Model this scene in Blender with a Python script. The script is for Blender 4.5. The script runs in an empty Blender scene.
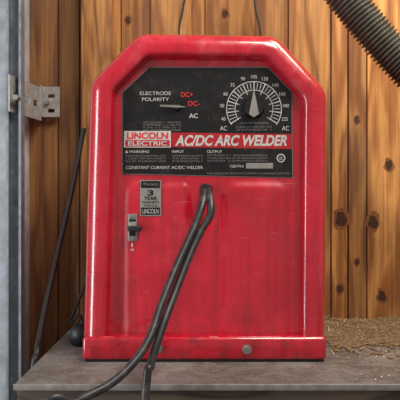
import bpy, bmesh, math, random
from mathutils import Vector, Matrix
random.seed(4)
D=1.2; U=0.002
def P(px,py,y=0.0):
    k=U*(D+y)/D
    return Vector(((px-200)*k, y, (200-py)*k))
sc=bpy.context.scene
sc.view_settings.view_transform='Standard'
try: sc.view_settings.look='None'
except: pass
def link(o):
    sc.collection.objects.link(o); return o
def srgb(r,g,b):
    f=lambda c:(c/255/12.92) if c/255<=0.04045 else ((c/255+0.055)/1.055)**2.4
    return (f(r),f(g),f(b),1)
# ---------- materials ----------
def mat_base(name):
    m=bpy.data.materials.new(name); m.use_nodes=True
    nt=m.node_tree; b=nt.nodes['Principled BSDF']
    return m,nt,b
def N(nt,t,**kw):
    n=nt.nodes.new(t)
    for k,v in kw.items(): setattr(n,k,v)
    return n
def noise(nt,scale3,sc_=1.0,detail=4,dist=0.0,rough=0.55):
    tc=N(nt,'ShaderNodeTexCoord'); mp=N(nt,'ShaderNodeMapping'); mp.inputs['Scale'].default_value=scale3
    nt.links.new(tc.outputs['Object'],mp.inputs[0])
    n=N(nt,'ShaderNodeTexNoise'); n.inputs['Scale'].default_value=sc_; n.inputs['Detail'].default_value=detail
    n.inputs['Distortion'].default_value=dist; n.inputs['Roughness'].default_value=rough
    nt.links.new(mp.outputs[0],n.inputs['Vector']); return n.outputs['Fac']
def ramp(nt,fac,stops):
    r=N(nt,'ShaderNodeValToRGB'); e=r.color_ramp.elements
    while len(e)<len(stops): e.new(0.5)
    for i,(p,c) in enumerate(stops): e[i].position=p; e[i].color=c
    nt.links.new(fac,r.inputs[0]); return r.outputs[0]
def mix(nt,fac,a,b,mode='MIX'):
    m=N(nt,'ShaderNodeMix',data_type='RGBA',blend_type=mode)
    for s,v in ((m.inputs[0],fac),(m.inputs[6],a),(m.inputs[7],b)):
        if hasattr(v,'is_linked'): nt.links.new(v,s)
        else: s.default_value=v
    return m.outputs[2]
G=lambda v:(v,v,v,1)
def simple(name,col,rough=0.5,metal=0.0,var=0.25,scale=40,bump=0.0,coat=0,dust=0):
    m,nt,b=mat_base(name)
    f=noise(nt,(1,1,1),scale,5)
    r=ramp(nt,f,[(0.3,G(1-var)),(0.7,G(1.0))])
    c=mix(nt,1.0,col,r,'MULTIPLY')
    if dust:
        c=mix(nt,ramp(nt,noise(nt,(1,1,1),30,8,.4,.7),[(.5,G(0)),(.75,G(dust))]),c,srgb(120,112,108))
    nt.links.new(c,b.inputs['Base Color'])
    b.inputs['Roughness'].default_value=rough; b.inputs['Metallic'].default_value=metal
    b.inputs['Coat Weight'].default_value=coat
    if bump:
        bp=N(nt,'ShaderNodeBump'); bp.inputs['Strength'].default_value=bump; bp.inputs['Distance'].default_value=0.002
        nt.links.new(f,bp.inputs['Height']); nt.links.new(bp.outputs[0],b.inputs['Normal'])
    return m
def red_enamel():
    m,nt,b=mat_base('red_enamel')
    f=noise(nt,(1,1,1),7,5)
    c=ramp(nt,f,[(0.3,srgb(166,3,30)),(0.7,srgb(196,5,42))])
    d=noise(nt,(1,1,1),13,9,0.8,0.72)
    d2=noise(nt,(1,1,1),380,3)
    tc=N(nt,'ShaderNodeTexCoord'); sx=N(nt,'ShaderNodeSeparateXYZ'); nt.links.new(tc.outputs['Object'],sx.inputs[0])
    top=N(nt,'ShaderNodeMapRange'); top.inputs[1].default_value=.15; top.inputs[2].default_value=.3; top.inputs[3].default_value=.15; top.inputs[4].default_value=1
    nt.links.new(sx.outputs[2],top.inputs[0])
    dm=mix(nt,1.0,ramp(nt,d,[(0.5,G(0)),(0.72,G(0.5))]),top.outputs[0],'MULTIPLY')
    dm2=ramp(nt,d2,[(0.64,G(0)),(0.73,G(0.6))])
    sm=noise(nt,(60,60,3),1,5); sm2=ramp(nt,sm,[(0.5,G(0)),(0.75,G(0.45))])
    gb=noise(nt,(1,1,1),9,6,0.3,0.7); gb2=ramp(nt,gb,[(0.5,G(0)),(0.72,G(0.42))])
    c=mix(nt,sm2,c,srgb(104,3,18))
    c=mix(nt,gb2,c,srgb(118,5,20))
    mr=N(nt,'ShaderNodeMapRange'); mr.inputs[1].default_value=-.2; mr.inputs[2].default_value=-.32; mr.inputs[3].default_value=0; mr.inputs[4].default_value=1
    nt.links.new(sx.outputs[2],mr.inputs[0])
    sf=ramp(nt,noise(nt,(1,1,1),30,9,0.5,0.75),[(0.47,G(0)),(0.64,G(.75))])
    c=mix(nt,mix(nt,1.0,sf,mr.outputs[0],'MULTIPLY'),c,srgb(88,18,22))
    c=mix(nt,dm,c,srgb(204,92,104)); c=mix(nt,mix(nt,1.0,dm2,ramp(nt,d,[(.5,G(0)),(.75,G(1))]),'MULTIPLY'),c,srgb(226,180,172))
    scn=noise(nt,(14,14,260),1,2,0.2); scm=ramp(nt,scn,[(0.72,G(0)),(0.77,G(.5))])
    c=mix(nt,scm,c,srgb(214,120,120))
    nt.links.new(c,b.inputs['Base Color'])
    r=ramp(nt,d,[(0.35,G(0.22)),(0.7,G(0.42))]); nt.links.new(r,b.inputs['Roughness'])
    b.inputs['Coat Weight'].default_value=1.0; b.inputs['Coat Roughness'].default_value=0.07
    bp=N(nt,'ShaderNodeBump'); bp.inputs['Strength'].default_value=0.35; bp.inputs['Distance'].default_value=0.006
    nt.links.new(noise(nt,(1,1,1),10,2),bp.inputs['Height']); nt.links.new(bp.outputs[0],b.inputs['Normal']); nt.links.new(bp.outputs[0],b.inputs['Coat Normal'])
    return m
def wood(name,dark,light,horizontal=False,grain=1.0,rough=0.75,dirt=None,dirtmax=.75,fine=.55):
    m,nt,b=mat_base(name)
    s1=(1.2,9,9) if horizontal else (9,9,1.0)
    s2=(4,160,160) if horizontal else (160,160,4)
    a=noise(nt,s1,1.0,3,0.4)
    mu=N(nt,'ShaderNodeMath',operation='MULTIPLY'); mu.inputs[1].default_value=55*grain; nt.links.new(a,mu.inputs[0])
    sn=N(nt,'ShaderNodeMath',operation='SINE'); nt.links.new(mu.outputs[0],sn.inputs[0])
    ma=N(nt,'ShaderNodeMapRange'); ma.inputs[1].default_value=-1; ma.inputs[2].default_value=1; nt.links.new(sn.outputs[0],ma.inputs[0])
    c=ramp(nt,ma.outputs[0],[(0.0,dark),(0.75,light)])
    fgr=noise(nt,s2,1.0,4); g=ramp(nt,fgr,[(0.3,G(fine)),(0.65,G(1.05))])
    c=mix(nt,1.0,c,g,'MULTIPLY')
    bl=noise(nt,(3,3,1.5),1.5,4); c=mix(nt,1.0,c,ramp(nt,bl,[(0.3,G(0.66)),(0.65,G(1.08))]),'MULTIPLY')
    at=N(nt,'ShaderNodeAttribute',attribute_name='tint')
    if not horizontal: c=mix(nt,1.0,c,at.outputs['Color'],'MULTIPLY')
    if dirt:
        df=noise(nt,(1,1,1) if horizontal else (2,2,.5),14 if horizontal else 6,7,0.5,0.65); c=mix(nt,ramp(nt,df,[(0.42,G(0)),(0.66,G(dirtmax))]),c,dirt)
    nt.links.new(c,b.inputs['Base Color']); b.inputs['Roughness'].default_value=rough
    bp=N(nt,'ShaderNodeBump'); bp.inputs['Strength'].default_value=0.4; bp.inputs['Distance'].default_value=0.002
    nt.links.new(fgr,bp.inputs['Height']); nt.links.new(bp.outputs[0],b.inputs['Normal'])
    return m
WY=0.45
M_red=red_enamel()
M_redband=simple('red_print',srgb(172,14,30),0.45,var=0.3,dust=.2)
M_black=simple('black_plate',srgb(7,6,9),0.4,var=0.3,scale=60,dust=.12)
M_white=simple('white_print',srgb(196,191,187),0.5,var=0.3,scale=200,dust=.3)
M_grayprint=simple('gray_print',srgb(122,119,117),0.5,var=0.3,scale=200)
M_redprint=simple('red_letter',srgb(205,36,46),0.5,var=0.1)
M_silver=simple('zinc_metal',srgb(180,178,172),0.38,0.8,0.4,90,0.1)
M_foil=simple('foil_sticker',srgb(150,146,142),0.45,0.3,0.3,60)
M_rubber=simple('black_rubber',srgb(28,27,30),0.5,0,0.3,50)
M_cable=simple('cable_rubber',srgb(44,42,46),0.4,0,0.5,60,dust=.4)
M_hose=simple('hose_plastic',srgb(98,94,84),0.42,0,0.5,40)
M_galv=simple('galvanized_steel',srgb(150,156,166),0.45,0.5,0.45,45,0.1,dust=.3)
M_brk=simple('bracket_steel',srgb(170,170,168),0.5,0.35,0.4,60,0.1)
M_wpaint=simple('white_paint',srgb(188,194,202),0.5,0,0.4,25,0.1)
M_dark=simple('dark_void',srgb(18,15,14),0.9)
M_conc=simple('concrete',srgb(120,115,108),0.9,0,0.3,12,0.2)
M_dust=simple('dusty_rubber',srgb(44,41,40),0.8,0,0.4,30)
M_wall=wood('plywood',srgb(160,100,46),srgb(212,152,86),grain=.7,dirt=srgb(104,68,42),dirtmax=.6)
M_knot=simple('knot_wood',srgb(74,40,20),.8,0,.5,120,.2)
M_knotring=simple('knot_ring_wood',srgb(146,88,44),.8,0,.5,90,.2)
M_stud=wood('stud_wood',srgb(150,98,50),srgb(196,142,84))
M_edge=wood('raw_board_edge',srgb(66,54,46),srgb(98,82,70),True)
M_shelf=wood('dusty_shelf_sheet',srgb(112,105,103),srgb(128,121,118),True,0.15,dirt=srgb(72,61,54),fine=.75,rough=.6,dirtmax=.85)
M_lip=simple('shelf_lip_metal',srgb(146,140,136),.5,.3,.5,40,dust=.5)
SH=[simple('shaving_tan',srgb(184,152,110),0.8),simple('shaving_brown',srgb(132,104,74),0.8),simple('shaving_dark',srgb(72,58,46),0.9),simple('shaving_pale',srgb(216,198,166),0.8)]
M_saw=simple('sawdust_dirt',srgb(140,114,84),0.95,0,0.65,120,0.6)
# ---------- mesh helpers ----------
def obj(name,verts,faces,mat,parent=None,smooth=False,mats=None):
    me=bpy.data.meshes.new(name); me.from_pydata([tuple(v) for v in verts],[],faces); me.update()
    bm=bmesh.new(); bm.from_mesh(me); bmesh.ops.recalc_face_normals(bm,faces=bm.faces); bm.to_mesh(me); bm.free()
    for mm in (mats or [mat]): me.materials.append(mm)
    if smooth:
        for p in me.polygons: p.use_smooth=True
    o=link(bpy.data.objects.new(name,me))
    if parent: o.parent=parent
    return o
def autosmooth(o,ang=40):
    me=o.data; bm=bmesh.new(); bm.from_mesh(me)
    for f in bm.faces: f.smooth=True
    for e in bm.edges:
        if len(e.link_faces)==2 and e.calc_face_angle(0)>math.radians(ang): e.smooth=False
    bm.to_mesh(me); bm.free()
def box(name,x0,x1,y0,y1,z0,z1,mat,parent=None,bev=0,seg=3):
    v=[(x,y,z) for x in (x0,x1) for y in (y0,y1) for z in (z0,z1)]
    f=[(0,1,3,2),(4,6,7,5),(0,4,5,1),(2,3,7,6),(0,2,6,4),(1,5,7,3)]
    o=obj(name,v,f,mat,parent)
    if bev:
        bm=bmesh.new(); bm.from_mesh(o.data)
        bmesh.ops.bevel(bm,geom=bm.edges[:],offset=bev,segments=seg,affect='EDGES',profile=0.5); bm.to_mesh(o.data); bm.free(); autosmooth(o,50)
    return o
def prism(name,pts,y0,y1,mat,parent=None):
    n=len(pts); v=[(x,y0,z) for x,z in pts]+[(x,y1,z) for x,z in pts]
    f=[tuple(range(n)),tuple(range(2*n-1,n-1,-1))]+[(i,(i+1)%n,n+(i+1)%n,n+i) for i in range(n)]
    return obj(name,v,f,mat,parent)
def pbox(name,a,b,c,d,y0,y1,mat,parent=None,bev=0):
    p=P(a,b,y0); q=P(c,d,y0); return box(name,p.x,q.x,y0,y1,q.z,p.z,mat,parent,bev)
def pprism(name,pts,y0,y1,mat,parent=None):
    return prism(name,[(P(a,b,y0).x,P(a,b,y0).z) for a,b in pts],y0,y1,mat,parent)
def catmull(pts,n=14):
    out=[]; p=[pts[0]]+list(pts)+[pts[-1]]
    for i in range(1,len(p)-2):
        for k in range(n):
            t=k/n; a,b,c,d=p[i-1],p[i],p[i+1],p[i+2]
            out.append(0.5*((2*b)+(c-a)*t+(2*a-5*b+4*c-d)*t*t+(3*b-a-3*c+d)*t**3))
    out.append(p[-2]); return out
def tube(name,pts,rad,mat,parent=None,seg=16,n=14):
    path=catmull([Vector(q) for q in pts],n)
    L=0; verts=[]; faces=[]; prev=None
    for i,c in enumerate(path):
        t=(path[min(i+1,len(path)-1)]-path[max(i-1,0)]).normalized()
        if prev is None: a=t.orthogonal().normalized()
        else: a=(prev-t*prev.dot(t)).normalized()
        prev=a; b=t.cross(a)
        if i: L+=(c-path[i-1]).length
        r=rad(L) if callable(rad) else rad
        for k in range(seg):
            an=2*math.pi*k/seg; verts.append(c+(a*math.cos(an)+b*math.sin(an))*r)
    for i in range(len(path)-1):
        for k in range(seg):
            faces.append((i*seg+k,i*seg+(k+1)%seg,(i+1)*seg+(k+1)%seg,(i+1)*seg+k))
    faces.append(tuple(range(seg-1,-1,-1))); faces.append(tuple((len(path)-1)*seg+k for k in range(seg)))
    return obj(name,verts,faces,mat,parent,True)
def disc(name,px,py,rpx,y0,y1,mat,parent=None,seg=32,top=1.0):
    c=P(px,py,y0); r=rpx*U*(D+y0)/D
    v=[(c.x+r*top*math.cos(2*math.pi*k/seg),y0,c.z+r*top*math.sin(2*math.pi*k/seg)) for k in range(seg)]
    v+=[(c.x+r*math.cos(2*math.pi*k/seg),y1,c.z+r*math.sin(2*math.pi*k/seg)) for k in range(seg)]
    f=[tuple(range(seg)),tuple(range(2*seg-1,seg-1,-1))]+[(i,(i+1)%seg,seg+(i+1)%seg,seg+i) for i in range(seg)]
    o=obj(name,v,f,mat,parent); autosmooth(o,50); return o
# ---------- room ----------
FZ=-1.2; CZ=1.25; SZ=P(0,362,0).z
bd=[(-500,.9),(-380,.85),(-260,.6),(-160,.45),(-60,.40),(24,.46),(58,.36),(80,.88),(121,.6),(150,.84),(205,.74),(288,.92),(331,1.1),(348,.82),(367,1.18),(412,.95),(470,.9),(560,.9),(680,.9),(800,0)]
v=[];f=[];tt=[]
for i in range(len(bd)-1):
    gw=.0016 if bd[i+1][0] in (24,80,331,348,367) else .0007
    x0=P(bd[i][0],0,WY).x+gw; x1=P(bd[i+1][0],0,WY).x-gw
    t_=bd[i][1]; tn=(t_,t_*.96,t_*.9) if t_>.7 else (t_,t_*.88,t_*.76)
    b=len(v)
    for (x,y) in ((x0,WY+.006),(x0+.001,WY),(x1-.001,WY),(x1,WY+.006)):
        v+=[(x,y,FZ),(x,y,CZ)]
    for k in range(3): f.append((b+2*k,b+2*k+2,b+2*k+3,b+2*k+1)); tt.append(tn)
    x2=P(bd[i+1][0],0,WY).x+.0016
    v+=[(x1,WY+.006,FZ),(x2,WY+.006,FZ),(x2,WY+.006,CZ),(x1,WY+.006,CZ)]; b=len(v)-4
    f.append((b,b+1,b+2,b+3)); tt.append((.2,.15,.12))
x0=P(-500,0,WY).x; x1=P(800,0,WY).x
b=len(v); v+=[(x0,WY+.03,FZ),(x1,WY+.03,FZ),(x1,WY+.03,CZ),(x0,WY+.03,CZ)]; f.append((b,b+1,b+2,b+3)); tt.append((.2,.2,.2))
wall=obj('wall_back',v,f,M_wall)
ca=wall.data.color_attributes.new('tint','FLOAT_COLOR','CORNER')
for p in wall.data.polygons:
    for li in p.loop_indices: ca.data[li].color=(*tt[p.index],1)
kr=random.Random(7)
for i,(kx,ky,r) in enumerate([(341,219,6.5),(373,222,5.5),(340,289,3.5),(389,165,4),(225,14,3.5),(382,296,4.5),(357,120,3),(66,212,3.5),(128,20,3),(357,262,2.5)]):
    for nm,s,yy,mt in (('ring',1.5,WY-.0003,M_knotring),('core',1.0,WY-.0006,M_knot)):
        ph=kr.uniform(0,6); ns=28
        pts=[(kx+r*s*.85*(1+.14*math.sin(3*a+ph)+.08*math.sin(5*a))*math.cos(a),ky+r*s*1.25*(1+.12*math.sin(2*a+ph))*math.sin(a)) for a in [2*math.pi*k/ns for k in range(ns)]]
        pprism('knot_%s_%d'%(nm,i),pts,yy,WY+.001,mt,wall)
def tintall(o,c=(1,1,1)):
    ca=o.data.color_attributes.new('tint','FLOAT_COLOR','CORNER')
    for d in ca.data: d.color=(*c,1)
box('floor',x0,x1,-2.2,WY+.03,FZ-.05,FZ,M_conc)
a=P(81,0,.405); b_=P(112,0,.405)
o=box('wall_stud',a.x,b_.x,.405,WY+.001,FZ,CZ,M_stud,bev=.003); tintall(o,(.92,.85,.76))
# ---------- workbench ----------
bench=link(bpy.data.objects.new('workbench',None))
SXL=-0.327; SXR=1.1; SYF=-0.147
box('top_sheet',SXL,SXR,SYF,.404,SZ-.010,SZ,M_shelf,bench,bev=.002)
box('front_lip',SXL,SXR,SYF-.003,SYF-.0002,SZ-.010,SZ+.0015,M_lip,bench,bev=.001)
box('board_edge',SXL+.004,SXR,SYF+.006,.404,SZ-.045,SZ-.0105,M_edge,bench,bev=.002)
for i,(lx,ly) in enumerate([(SXL+.03,-.08),(SXR-.1,-.08),(SXL+.03,.33),(SXR-.1,.33)]):
    box('leg_%d'%(i+1),lx,lx+.07,ly,ly+.07,FZ,SZ-.045,M_edge,bench,bev=.003)
box('apron',SXL+.03,SXR-.03,-.11,-.085,SZ-.13,SZ-.045,M_edge,bench)
# ---------- welder ----------
W=link(bpy.data.objects.new('arc_welder',None))
RY=0.04
C0=[(84,340),(91,84),(139,35),(275,37),(326,92),(324,340)]
C0=[P(a,b,RY) for a,b in C0]; C0=[(p.x,p.z) for p in C0]
rad0=[0.001,.055,.05,.05,.055,.001]
def outline(off,rs,K=9):
    n=len(C0); lines=[]
    for i in range(n):
        a=Vector(C0[i]); b=Vector(C0[(i+1)%n]); d=(b-a).normalized(); nrm=Vector((d.y,-d.x))
        o=0 if i==n-1 else off
        lines.append((a+nrm*o,d))
    cs=[]
    for i in range(n):
        p,d=lines[i-1]; q,e=lines[i]
        den=d.x*e.y-d.y*e.x; w=q-p; t=(w.x*e.y-w.y*e.x)/den; cs.append(p+d*t)
    out=[]
    for i in range(n):
        c=cs[i]; a=(cs[i-1]-c).normalized(); b=(cs[(i+1)%n]-c).normalized()
        r=max(rs[i]-off*.45,.0005) if rs[i]>.01 else .0005
        ang=a.angle(b); t=r/math.tan(ang/2); bis=(a+b).normalized(); cen=c+bis*(r/math.sin(ang/2))
        s=c+a*t-cen; e=c+b*t-cen; a0=math.atan2(s.y,s.x); a1=math.atan2(e.y,e.x); dd=(a1-a0+math.pi)%(2*math.pi)-math.pi
        for k in range(K):
            th=a0+dd*k/(K-1); out.append((cen.x+r*math.cos(th),cen.y+r*math.sin(th)))
    return out
PX=U
PY=.026
stages=[(0,.36),(0,.30),(0,.12),(0,RY+.004)]
for k in range(1,9):
    t=math.pi/2*k/8; stages.append((16*PX*(1-math.cos(t)),RY*(1-math.sin(t))))
stages+=[(20*PX,0.0)]
for k in range(1,6):
    t=math.pi/2*k/5; stages.append((20*PX+5*PX*math.sin(t),.008*(1-math.cos(t))))
stages+=[(27*PX,PY)]
vv=[];ff=[]; n=None
for off,y in stages:
    o_=outline(off,rad0); n=len(o_); vv+=[(x,y,z) for x,z in o_]
for s in range(len(stages)-1):
    for i in range(n): ff.append((s*n+i,s*n+(i+1)%n,(s+1)*n+(i+1)%n,(s+1)*n+i))
ff.append(tuple(range(n))); ff.append(tuple((len(stages)-1)*n+i for i in range(n)))
case=obj('case_shell',vv,ff,M_red,W); autosmooth(case,48)
def ss(a,b,x):
    t=max(0,min(1,(x-a)/(b-a))); return t*t*(3-2*t)
def rr(x,y,x0,x1,y0,y1,r,w=4):
    cx,cy=(x0+x1)/2,(y0+y1)/2; qx=abs(x-cx)-(x1-x0)/2+r; qy=abs(y-cy)-(y1-y0)/2+r
    d=math.hypot(max(qx,0),max(qy,0))+min(max(qx,qy),0)-r
    return 1-ss(-w,w,d)
nx,ny=120,110; vv=[];ff=[]
gx0,gx1,gy0,gy1=117.8,294.5,176,338
for j in range(ny+1):
    for i in range(nx+1):
        x=gx0+(gx1-gx0)*i/nx; y=gy0+(gy1-gy0)*j/ny
        h=.0055*rr(x,y,126,215,184,350,12,5)+.0055*rr(x,y,224,288,184,350,12,5)
        h-=.0055*rr(x,y,188,214,150,226,12,5)*(1-ss(216,222,x))
        q=P(x,y,PY); vv.append((q.x,PY-.0006-max(h,0),q.z))
for j in range(ny):
    for i in range(nx):
        a=j*(nx+1)+i; ff.append((a,a+1,a+nx+2,a+nx+1))
lp=obj('pressed_front_panel',vv,ff,M_red,W,True)
p=P(82,337,-.004); q=P(327,362,-.004)
base=box('base_tray',p.x,q.x,-.004,.362,SZ+.004,p.z,M_red,W,bev=.008,seg=4)
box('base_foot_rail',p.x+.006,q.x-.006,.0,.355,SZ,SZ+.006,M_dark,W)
for i,(a,b) in enumerate([(158,348.5),(247,349.5)]):
    disc('washer_%d'%i,a,b,4.8,-.0055,-.0035,M_silver,W)
    disc('bolt_%d'%i,a,b,3.2,-.012,-.005,M_silver,W,seg=6,top=.85)
disc('rubber_grommet',206,190,7,PY-.008,PY,M_rubber,W,top=.8)
# ---------- control plate ----------
cp=[(122,174),(122,92),(149,67),(268,67),(292,92),(293,178),(204,176)]
pprism('plate_border',cp,PY-.0015,PY+.001,M_grayprint,W)
ins=[(122.7,173.3),(122.7,92.4),(149.4,67.7),(267.7,67.7),(291.3,92.4),(292.3,177.3),(204,175.3)]
pprism('control_plate',ins,PY-.0022,PY,M_black,W)
TY=PY-.0026
def text(body,x0,x1,ytop,ybot,mat,shear=0,y=TY,bold=0.0):
    cu=bpy.data.curves.new('label','FONT'); cu.body=body; cu.size=.02; cu.extrude=.0001; cu.shear=shear; cu.offset=bold
    o=link(bpy.data.objects.new('label_text',cu)); o.rotation_euler=(math.pi/2,0,0); cu.materials.append(mat)
    bpy.context.view_layer.update()
    bb=[Vector(c) for c in o.bound_box]; mnx=min(c.x for c in bb);mxx=max(c.x for c in bb);mny=min(c.y for c in bb);mxy=max(c.y for c in bb)
    a=P(x0,ytop,y); b=P(x1,ybot,y)
    sx=(b.x-a.x)/(mxx-mnx); sy=(a.z-b.z)/(mxy-mny)
    o.scale=(sx,sy,1); o.location=(a.x-mnx*sx,y,b.z-mny*sy); o.parent=W
    return o
pprism('title_band',[(172,132.5),(291.5,134),(291.5,149),(172,147)],TY,TY+.001,M_redband,W)
text('AC/DC ARC WELDER',175,287,135,146,M_white,0.25,TY-.0004,.0007)
pbox('logo_plate',124,131,171,147.5,TY,TY+.001,M_white,W)
pbox('logo_field',125.5,140,169.5,146.5,TY-.0003,TY+.001,M_redband,W)
text('LINCOLN',127,168,132.3,138.8,M_redprint,0,TY-.0004,.0006)
text('ELECTRIC',128,167,141,145.6,M_white,0,TY-.0006,.0004)
text('ELECTRODE',140,171,91.5,95,M_white)
text('POLARITY',142,169,97.5,101,M_white)
text('DC+',181,193,92,97,M_redprint,bold=.0003)
text('DC-',188,200,101,106,M_redprint,bold=.0003)
text('AC',189,198,113.5,118,M_white,bold=.0003)
disc('polarity_knob',176,105,6,TY-.006,TY,M_black,W,top=.85)
pprism('polarity_pointer',[(160,104.7),(178,105),(187,107),(178,107.6),(160,106.5)],TY-.008,TY-.005,M_grayprint,W)
rn=random.Random(2)
def gib(n): return ''.join(rn.choice('ABCDEILMNORSTU   ') for _ in range(n))
for i in range(4): text('X'+gib(24)+'X',143,181,121.5+i*2.6,123.2+i*2.6,M_grayprint)
text('WARNING',129,149,150.3,152.9,M_white); text('INPUT',172,184,150.3,152.9,M_white); text('OUTPUT',207,222,150.3,152.9,M_white)
pprism('warning_triangle',[(125,153),(128,153),(126.5,150)],TY,TY+.001,M_white,W)
for i in range(3):
    text('X'+gib(20)+'X',125,166,155+i*2.7,156.6+i*2.7,M_grayprint)
    text('X'+gib(16)+'X',172,203,155+i*2.7,156.6+i*2.7,M_grayprint)
    text('X'+gib(28)+'X',207,268,154.5+i*2.7,156.1+i*2.7,M_grayprint)
text('CONSTANT CURRENT AC/DC WELDER',126,203,166,169,M_white)
text('THE INDUSTRIAL PRODUCTS COMPANY CLEVELAND OHIO USA',207,290,172.5,174.3,M_grayprint)
pbox('serial_plate',246,163,273,168.5,TY-.0003,TY+.001,M_foil,W)
text('X'+gib(9)+'X',230,244,165,167.5,M_white)
disc('cert_ring',281,158,4.3,TY-.0002,TY+.001,M_white,W); disc('cert_disc',281,158,3.2,TY-.0004,TY+.001,M_black,W)
text('UL',279,283,156.4,159.8,M_white,y=TY-.0006)
dc=(254,109)
def dpt(a,r,sx=1.0): return (dc[0]+r*math.sin(a)*sx,dc[1]-r*math.cos(a))
nt_=31
for i in range(nt_):
    a=math.radians(-122+244*i/(nt_-1)); r0,r1=(15.5,27) if i%3==0 else (20,26)
    w=.022 if i%3==0 else .014
    pprism('dial_tick_%d'%i,[dpt(a-w,r0),dpt(a-w,r1),dpt(a+w,r1),dpt(a+w,r0)],TY,TY+.001,M_white,W)
def arc(name,r0,r1,a0,a1,mat,n=48):
    pts=[dpt(math.radians(a0+(a1-a0)*i/n),r1) for i in range(n+1)]; pin=[dpt(math.radians(a0+(a1-a0)*i/n),r0) for i in range(n+1)]
    v=[P(a,b,TY-.0001) for a,b in pts+pin]; f=[(i,i+1,n+2+i,n+1+i) for i in range(n)]
    obj(name,v,f,mat,W)
arc('dial_arc_outer',27,27.8,-125,125,M_white); arc('dial_arc_inner',18.6,19.3,-125,125,M_white)
for s,a in (('40',-108),('50',-84),('60',-62),('75',-42),('90',-20),('105',0),('120',20),('140',42),('160',62),('180',84),('225',108)):
    x,y=dpt(math.radians(a),32.2); w=2.1 if len(s)==2 else 3.0
    text(s,x-w,x+w,y-1.7,y+1.7,M_white)
text('AC',220,227,126,130.5,M_white); text('AC',282,289,126,130.5,M_white)
text('AMPERES',240,268,122,124,M_grayprint)
for i in range(2): text('X'+gib(22)+'X',236,272,126+i*2.8,127.8+i*2.8,M_grayprint)
disc('dial_knob',254,107,11,TY-.012,TY,M_black,W,top=.85)
pprism('dial_pointer',[(254,89),(257,104),(259,114),(254,117),(249,114),(251,104)],TY-.018,TY-.011,M_foil,W)
# ---------- sticker & power switch ----------
SY=PY-.0078
pbox('warranty_sticker',140,180,161,216,SY,SY+.003,M_foil,W)
pbox('sticker_header',141,181,160,188,SY-.0002,SY+.001,M_black,W)
text('Warranty',143,158,182.5,186.5,M_grayprint,y=SY-.0005)
text('3',147.5,153.5,190,195.5,M_black,y=SY-.0004,bold=.0005); text('YEAR',144,157,196.5,200,M_black,y=SY-.0004,bold=.0004)
text('WARRANTY',142,159,201,203.5,M_black,y=SY-.0004); text('PARTS &',144,157,204.5,206.5,M_black,y=SY-.0004)
pbox('sticker_footer',141,207.5,160,215,SY-.0002,SY+.001,M_black,W)
text('LINCOLN',142.5,158.5,209,213.5,M_white,y=SY-.0005)
pbox('switch_plate',128,214,137,241,SY-.001,SY+.003,M_silver,W,.0008)
pbox('switch_slot',129.3,219,135.7,236,SY-.0016,SY,M_dark,W)
pbox('switch_lever',127.5,226,141,231.5,SY-.016,SY,M_rubber,W,.002)
pbox('switch_lever_tip',129,222,136,231,SY-.013,SY,M_foil,W,.002)
disc('switch_screw_a',132.5,216,1.6,SY-.003,SY,M_silver,W); disc('switch_screw_b',132.5,239,1.6,SY-.003,SY,M_silver,W)
text('I',131.2,132.8,243,247,M_white,y=SY-.0005); text('0',130.5,134,248.5,251,M_white,y=SY-.0005)
# ---------- cables ----------
tube('electrode_cable',[P(205,190,.03),P(204,194,-.004),P(202,206,-.026),P(194,228,-.045),P(178,263,-.08),P(161,305,-.125),P(150,337,-.16),P(134,362,-.19),P(110,384,-.22),P(76,402,-.25),P(36,428,-.28),Vector((-.34,-.32,-.8)),Vector((-.34,-.35,-1.19)),Vector((-.2,-.5,-1.19))],.0072,M_cable,W)
tube('work_cable',[P(208,189,.03),P(209,194,-.006),P(211,205,-.026),P(210,216,-.034),P(202,229,-.042),P(191,252,-.062),P(176,290,-.10),P(162,328,-.142),P(151,364,-.17),P(145,402,-.178),Vector((-.12,-.19,-.8)),Vector((-.1,-.22,-1.19)),Vector((.1,-.4,-1.19))],.0074,M_cable,W)
# ---------- left metal track, casing, bracket ----------
tr=link(bpy.data.objects.new('garage_door_track',None))
def chan(name,pa,pb,y,dep,z0,z1,mat,par,t=.003):
    a=P(pa,0,y).x; b=P(pb,0,y).x
    prof=[(a,y),(a,y+dep),(b,y+dep),(b,y),(b-.006,y),(b-.006,y+t),(b-t,y+t),(b-t,y+dep-t),(a+t,y+dep-t),(a+t,y+t),(a+.006,y+t),(a+.006,y)]
    n=len(prof); v=[(x,yy,z0) for x,yy in prof]+[(x,yy,z1) for x,yy in prof]
    f=[tuple(range(n)),tuple(range(2*n-1,n-1,-1))]+[(i,(i+1)%n,n+(i+1)%n,n+i) for i in range(n)]
    return obj(name,v,f,mat,par)
chan('track_channel',6,21,.25,.03,FZ,CZ,M_galv,tr)
a=P(-70,0,.31); b_=P(14,0,.31)
box('door_jamb_trim',a.x,b_.x,.31,WY+.001,FZ,CZ,M_wpaint,bev=.004)
def slotted(name,o3,u,w,Lx,H,slots,mat,par,t=.003):
    xs=sorted({0,Lx,*[s[0] for s in slots],*[s[1] for s in slots]}); zs=sorted({0,H,*[s[2] for s in slots],*[s[3] for s in slots]})
    bm=bmesh.new(); cache={}
    def V(x,z):
        if (x,z) not in cache: cache[(x,z)]=bm.verts.new(o3+u*x+w*z)
        return cache[(x,z)]
    for i in range(len(xs)-1):
        for j in range(len(zs)-1):
            cx=(xs[i]+xs[i+1])/2; cz=(zs[j]+zs[j+1])/2
            if any(s[0]<cx<s[1] and s[2]<cz<s[3] for s in slots): continue
            bm.faces.new((V(xs[i],zs[j]),V(xs[i+1],zs[j]),V(xs[i+1],zs[j+1]),V(xs[i],zs[j+1])))
    me=bpy.data.meshes.new(name); bm.to_mesh(me); bm.free(); me.materials.append(mat)
    o=link(bpy.data.objects.new(name,me)); o.parent=par
    md=o.modifiers.new('s','SOLIDIFY'); md.thickness=t; md.offset=0
    return o
A=P(9,110,.236); B=P(41,117,.41)
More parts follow.
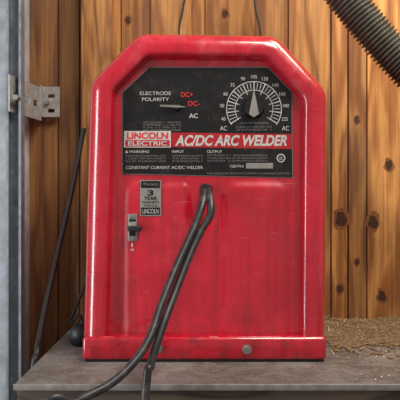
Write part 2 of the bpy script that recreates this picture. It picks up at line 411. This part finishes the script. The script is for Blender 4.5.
u=(Vector((B.x,B.y,0))-Vector((A.x,A.y,0))); L=u.length; u.normalize()
slotted('arm_plate',Vector((A.x,A.y,P(0,115,.3).z)),u,Vector((0,0,1)),L,.088,[(L*.12,L*.3,.034,.050),(L*.42,L*.6,.034,.050),(L*.72,L*.86,.034,.05)],M_brk,tr)
wz0=P(0,117,.43).z
slotted('wall_flange',Vector((B.x,.43,wz0)),Vector((1,0,0)),Vector((0,0,1)),.046,.082,[(.014,.032,.012,.022),(.014,.032,.052,.062)],M_brk,tr)
slotted('flange_return',Vector((B.x,.405,wz0+.0)),Vector((0,1,0)),Vector((0,0,1)),.045,.082,[],M_brk,tr)
disc('bracket_bolt',47,102,2.4,.42,.45,M_silver,tr,seg=6)
disc('bracket_bolt_b',15,97,3,.225,.25,M_silver,tr,seg=6)
# ---------- left cords ----------
tube('power_cord',[P(84,128,.36),P(80,148,.36),P(71,195,.33),P(59,248,.27),P(47,300,.19),P(39,340,.11),Vector((-.345,.07,SZ+.0)),Vector((-.35,.05,SZ-.08)),Vector((-.36,.05,-.9)),Vector((-.36,-.02,-1.19))],.0066,M_rubber,W)
hz=SZ+.023
tube('rubber_hose_end',[Vector((-.268,.13,hz)),Vector((-.264,.22,hz)),Vector((-.262,.32,hz)),Vector((-.245,.38,hz))],.020,M_dust,W,seg=24)  # short end of a dark rubber hose beside the welder
tube('hose_collar',[Vector((-.2685,.12,hz)),Vector((-.267,.145,hz))],.0226,M_rubber,W,seg=24,n=3)
tube('thin_cord',[P(89,262,.37),P(82,292,.36),P(70,322,.32),Vector((-.292,.25,SZ+.045)),Vector((-.275,.2,SZ+.04))],.004,M_rubber,W)
# ---------- hanging wires top ----------
tube('hanging_wire',[Vector((-.05,.43,CZ)),P(187,-40,.43),P(183,8,.43),P(179,30,.43),P(181,70,.43)],.0028,M_rubber)
tube('hanging_wire',[Vector((.14,.43,CZ)),P(253,-40,.43),P(255,5,.43),P(260,30,.43),P(262,70,.43)],.0028,M_rubber)
# ---------- corrugated hose ----------
hp=[Vector((.10,.22,CZ)),P(270,-180,.2),P(310,-60,.18),P(335,-18,.17),P(354,8,.165),P(376,35,.16),P(400,62,.155),P(427,88,.15),P(470,115,.18),P(510,130,.3),P(525,135,.43)]
pitch=.0098
tube('corrugated_hose',hp,lambda L:.038+.004*math.sin(2*math.pi*L/pitch),M_hose,None,32,n=150)
# ---------- wood shavings ----------
from mathutils import noise as mn
def mound(x,y):
    e=min(max((x-.258)/.05,0),1)*min(max((.398-y)/.02,0),1)*min(max((.80-x)/.05,0),1)
    t=max(0,(y+.02)/.42)
    h=e*(.020*t**1.8)*(0.75+.6*mn.noise(Vector((x*14,y*14,0))))+e*.003*mn.noise(Vector((x*60,y*60,3)))
    return max(h,0)
bm=bmesh.new(); R=random.Random(9)
gx,gy=150,100; grid=[[bm.verts.new((.25+.56*i/gx,-.03+.43*j/gy,SZ+.0004+mound(.25+.56*i/gx,-.03+.43*j/gy))) for i in range(gx+1)] for j in range(gy+1)]
for j in range(gy):
    for i in range(gx):
        q=[grid[j][i],grid[j][i+1],grid[j+1][i+1],grid[j+1][i]]
        if max(v_.co.z for v_ in q)>SZ+.0024:
            fc=bm.faces.new(q); fc.material_index=4; fc.smooth=True
for v_ in [v_ for v_ in bm.verts if not v_.link_faces]: bm.verts.remove(v_)
def strip(c,L,w,ang,tilt,curl,mi):
    R3=Matrix.Rotation(ang,3,'Z')@Matrix.Rotation(tilt,3,'Y'); ns=3; row=[]
    for i in range(ns+1):
        s=i/ns-.5; r=[]
        for j in (-1,1):
            q=c+R3@Vector((s*L,j*w/2,curl*L*(0.25-s*s))); q.z=max(q.z,SZ+.0006); r.append(bm.verts.new(q))
        row.append(r)
    for i in range(ns):
        fc=bm.faces.new((row[i][0],row[i+1][0],row[i+1][1],row[i][1])); fc.material_index=mi
for k in range(10000):
    x=R.uniform(.262,.78); y=R.uniform(-.13,.395)
    den=(.1+.9*max(0,min(1,(y+.04)/.26))**1.3)*(.55+.9*abs(mn.noise(Vector((x*22,y*22,7))))*1.4)
    if R.random()>den: continue
    z=SZ+.0012+mound(x,y)+R.random()*.003
    mi=R.choices([0,1,2,3],[5,5,4,2])[0]
    big=R.random()
    strip(Vector((x,y,z)),R.uniform(.0015,.006) if big<.95 else R.uniform(.012,.035),R.uniform(.0008,.0024) if big<.95 else R.uniform(.0008,.0016),R.uniform(0,6.3),R.gauss(0,.2),R.uniform(0,.5),mi if big<.95 else R.choice([0,1,3]))
for k in range(1100):
    x=R.uniform(-.32,.5); y=R.uniform(-.14,.0) if R.random()<.6 else R.uniform(-.14,.39)
    if -.25<x<.262 and y>-.01: continue
    strip(Vector((x,y,SZ+.0012)),R.uniform(.001,.005),R.uniform(.0007,.002),R.uniform(0,6.3),0,.2,R.choice([0,1,2]))
me=bpy.data.meshes.new('wood_shavings'); bm.to_mesh(me); bm.free()
for m_ in SH+[M_saw]: me.materials.append(m_)
link(bpy.data.objects.new('wood_shavings',me))
# ---------- lights ----------
def area(name,loc,target,size,power,col,sy=None):
    l=bpy.data.lights.new(name,'AREA'); l.energy=power; l.color=col; l.size=size
    if sy: l.shape='RECTANGLE'; l.size_y=sy
    o=link(bpy.data.objects.new(name,l)); o.location=loc
    o.rotation_euler=(Vector(target)-Vector(loc)).to_track_quat('-Z','Y').to_euler(); return o
area('daylight_door',(-1.5,-.7,.0),(0,.1,-.05),.4,22,(.95,.97,1),1.3)
area('warm_key',(.7,-1.0,1.8),(.1,.2,0),.8,50,(1,.93,.82))  # added warm key from the upper right, not an actual fixture
area('wall_fill',(.75,-.05,1.15),(.35,.45,0.05),.5,10,(1,.86,.66))  # invented warm fill lamp, brightens the right side of the wall
w=bpy.data.worlds.new('world'); sc.world=w; w.use_nodes=True
bg=w.node_tree.nodes['Background']; bg.inputs[0].default_value=(1,.96,.91,1); bg.inputs[1].default_value=.33
# ---------- camera ----------
cam=bpy.data.cameras.new('camera'); cam.lens=54; cam.sensor_width=36
co=link(bpy.data.objects.new('camera',cam)); co.location=(0,-D,0); co.rotation_euler=(math.pi/2,0,0)
sc.camera=co
